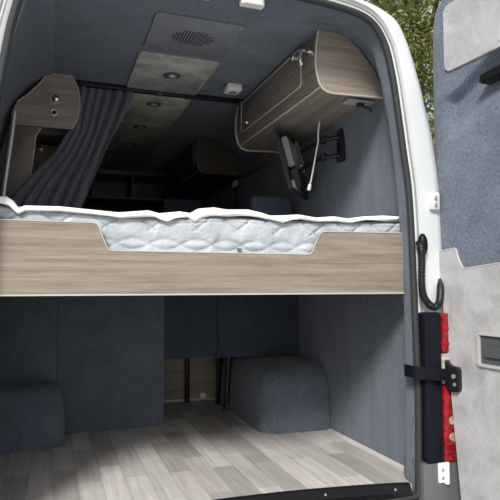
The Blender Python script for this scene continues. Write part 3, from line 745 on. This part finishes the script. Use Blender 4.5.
# ---------------------------------------------------------------- monitor on its wall bracket
mon = root('monitor', 'small monitor seen from behind on a wall bracket under the overhead cabinet', 'monitor', (.60, .86, 1.4))
al = R(37); P0 = Vector((.530, .72, 1.43))                    # near edge
pd = Vector((math.sin(al), math.cos(al), 0)); nb = Vector((math.cos(al), -math.sin(al), 0)); ti = R(-15)
upv = (Vector((0, 0, 1))*math.cos(ti)+nb*math.sin(ti)); nbt = pd.cross(upv); 
if nbt.dot(nb) < 0: nbt = -nbt
def mp_(a, h, n): return P0+pd*a+upv*h+nbt*n
def mbox(bm, a0, a1, h0, h1, n0, n1, bev=.003):
    t = BM(); bx(t, 0, 1, 0, 1, 0, 1)
    vs = {}
    for v in t.verts: vs[v] = bm.verts.new(mp_(lerp(a0, a1, v.co.x), lerp(h0, h1, v.co.y), lerp(n0, n1, v.co.z)))
    fs_ = [bm.faces.new([vs[v] for v in f.verts]) for f in t.faces]; t.free()
    bmesh.ops.recalc_face_normals(bm, faces=fs_)
    if bev: bmesh.ops.bevel(bm, geom=list({e for f in fs_ for e in f.edges}), offset=bev, segments=2, affect='EDGES')
    return bm
bm = BM(); mbox(bm, 0, .42, -.165, .165, -.009, .012, .004); obj('screen_housing', bm, 'black', mon)
bm = BM(); mbox(bm, .012, .408, -.145, .150, -.0105, -.008, 0); obj('screen', bm, 'black_gloss', mon)
bm = BM(); mbox(bm, .05, .37, -.04, .125, .010, .045, .006)
bk = obj('rear_housing', bm, 'grey_pl', mon, 'grey rear electronics housing')
bm = BM(); mbox(bm, .15, .19, .02, .06, .045, .047, .0005); obj('badge', bm, 'edging_light', bk, 'small pale badge')
bm = BM()
for k in range(6): mbox(bm, .25+k*.015, .257+k*.015, .0, .10, .0445, .0465, 0)
obj('vent_slots', bm, 'black', bk)
bm = BM(); mbox(bm, .06, .30, -.155, -.055, .010, .050, .006); mbox(bm, .10, .20, -.175, -.14, .01, .035, .004); obj('speaker_box', bm, 'black', mon)
bm = BM(); mbox(bm, .02, .10, -.160, -.12, .011, .025, .003); obj('port_cover', bm, 'grey_pl', mon)
wb = root('monitor_bracket', 'black double arm wall bracket carrying the monitor', 'bracket', (.80, .64, 1.42))
bm = BM(); bx(bm, .815, .832, .605, .665, 1.415, 1.585, .004); obj('wall_plate', bm, 'black', wb)
mc = mp_(.20, .03, .047)
for z in (1.545, 1.450):
    bm = BM(); el = Vector((.755, .70, z-.004)); tube(bm, [(.82, .635, z), el], .012, 8); tube(bm, [el, Vector((mc.x+.012, mc.y, z-.045))], .011, 8); cyl(bm, el-Vector((0, 0, .02)), (0, 0, 1), .016, .04, 14); obj('arm', bm, 'black', wb)
bm = BM(); mbox(bm, .15, .27, -.04, .10, .047, .060, .004); mbox(bm, .19, .22, -.06, .12, .056, .072, .003); obj('mount_plate', bm, 'charcoal', wb)
for z in (1.573, 1.428): bm = BM(); cyl(bm, (.8155, .64, z), (-1, 0, 0), .007, .004, 10); obj('screw', bm, 'chrome', wb)
for a, h in ((.16, .09), (.26, .09), (.16, -.03), (.26, -.03)): bm = BM(); cyl(bm, mp_(a, h, .058), nbt, .006, .005, 10); obj('screw', bm, 'chrome', wb)
bm = BM(); tube(bm, catmull([(.685, .60, 1.604), (.677, .60, 1.54), (.676, .60, 1.50), (.660, .60, 1.42), (.640, .60, 1.32), (.626, .60, 1.265)], 5), .004, 8)
cyl(bm, (.622, .60, 1.250), (.25, 0, 1), .009, .03, 12)
o = obj('cable', bm, 'white_pl'); tag(o, 'thin white cable hanging from the overhead cabinet beside the monitor', 'cable')

# ---------------------------------------------------------------- trees
def tree(x, y, h, r, nl, mat, label, seed, z0=-.65):
    rnd = random.Random(seed)
    t = root('tree', label, 'tree', (x, y, z0), 'trees behind the van')
    bm = BM(); tube(bm, [(x, y, z0), (x+.05, y, z0+h*.4), (x-.03, y+.05, z0+h*.85)], [.16, .11, .03], 8)
    tips = []
    for k in range(16):
        a = rnd.uniform(0, 6.28); hh = rnd.uniform(.25, .8)*h; rr = r*rnd.uniform(.5, .95)
        e = Vector((x+math.cos(a)*rr, y+math.sin(a)*rr, z0+hh+rnd.uniform(.1, .22)*h)); tips.append(e)
        tube(bm, [(x, y, z0+hh), (Vector((x, y, z0+hh))+e)/2+Vector((0, 0, .1)), e], [.05, .03, .01], 5)
    obj('trunk', bm, 'bark', t)
    bm = BM(); cl = [(Vector((x+rnd.gauss(0, r*.45), y+rnd.gauss(0, r*.45), z0+h*rnd.uniform(.18, 1.0))), rnd.uniform(.25, .5)*r) for _ in range(60)]+[(e, .35*r) for e in tips]
    for _ in range(nl):
        c, cr_ = rnd.choice(cl)
        d = Vector((rnd.gauss(0, 1), rnd.gauss(0, 1), rnd.gauss(0, .8))).normalized()*cr_*rnd.uniform(.4, 1)
        p = c+d; s = rnd.uniform(.03, .06)
        a = Vector((rnd.gauss(0, 1), rnd.gauss(0, 1), rnd.gauss(0, .7))).normalized(); b = a.orthogonal().normalized()
        b = (b*math.cos(rnd.random()*6)+a.cross(b)*math.sin(rnd.random()*6)).normalized()
        bm.faces.new([bm.verts.new(p-a*s), bm.verts.new(p+b*s*.45), bm.verts.new(p+a*s*1.1), bm.verts.new(p-b*s*.45)])
    obj('foliage', bm, mat, t, smooth=False)
tree(5.6, 6.3, 7.5, 2.0, 34000, 'leaf', 'leafy green tree behind the van just right of the white roof pillar', 3)
tree(9.4, 7.2, 7.6, 2.0, 20000, 'leaf_dark', 'darker green tree behind the van next to the open door', 5)
tree(6.2, 12.2, 9.0, 2.2, 12000, 'leaf_dark', 'darker green tree further back behind the white roof corner', 8)
tree(11.8, 12.5, 9.0, 2.4, 12000, 'leaf', 'leafy green tree mostly hidden by the open rear door', 9)

# ---------------------------------------------------------------- light, sky, camera
w = bpy.data.worlds.new('World'); scene.world = w; w.use_nodes = True; nt = w.node_tree
bg = nt.nodes['Background']; sk = N(nt, 'ShaderNodeTexSky')
sk.sky_type = 'NISHITA'; sk.sun_disc = False; sk.sun_elevation = R(42); sk.sun_rotation = R(205); sk.dust_density = 3.5; sk.ozone_density = 1.5; sk.air_density = 1.0
# thin cloud veil whitens the blue
mxw = mix(nt, .55, sk.outputs['Color'], (6.4, 6.3, 6.2))
nt.links.new(mxw, bg.inputs['Color']); bg.inputs['Strength'].default_value = .112
L = bpy.data.lights.new('sun', 'SUN'); L.energy = 3.2; L.angle = R(15); L.color = (1, .965, .92)
so = bpy.data.objects.new('sun', L); COL.objects.link(so); so.location = (-3, -5, 6)
so.rotation_euler = Vector((.75, 1.0, -1.0)).to_track_quat('-Z', 'Y').to_euler()

cam = bpy.data.cameras.new('camera'); co = bpy.data.objects.new('camera', cam); COL.objects.link(co)
cam.sensor_width = 36; cam.sensor_fit = 'HORIZONTAL'; cam.lens = 560/500*36; cam.clip_start = .02; cam.clip_end = 300
co.location = (-.58, -1.9, .78)
TH = R(19.65); PH = math.atan(35/560)
f = Vector((math.sin(TH)*math.cos(PH), math.cos(TH)*math.cos(PH), math.sin(PH)))
co.rotation_euler = f.to_track_quat('-Z', 'Y').to_euler()
scene.camera = co
vs = scene.view_settings; vs.view_transform = 'Standard'; vs.look = 'None'; vs.gamma = 1; vs.use_curve_mapping = False; vs.exposure = 0.35
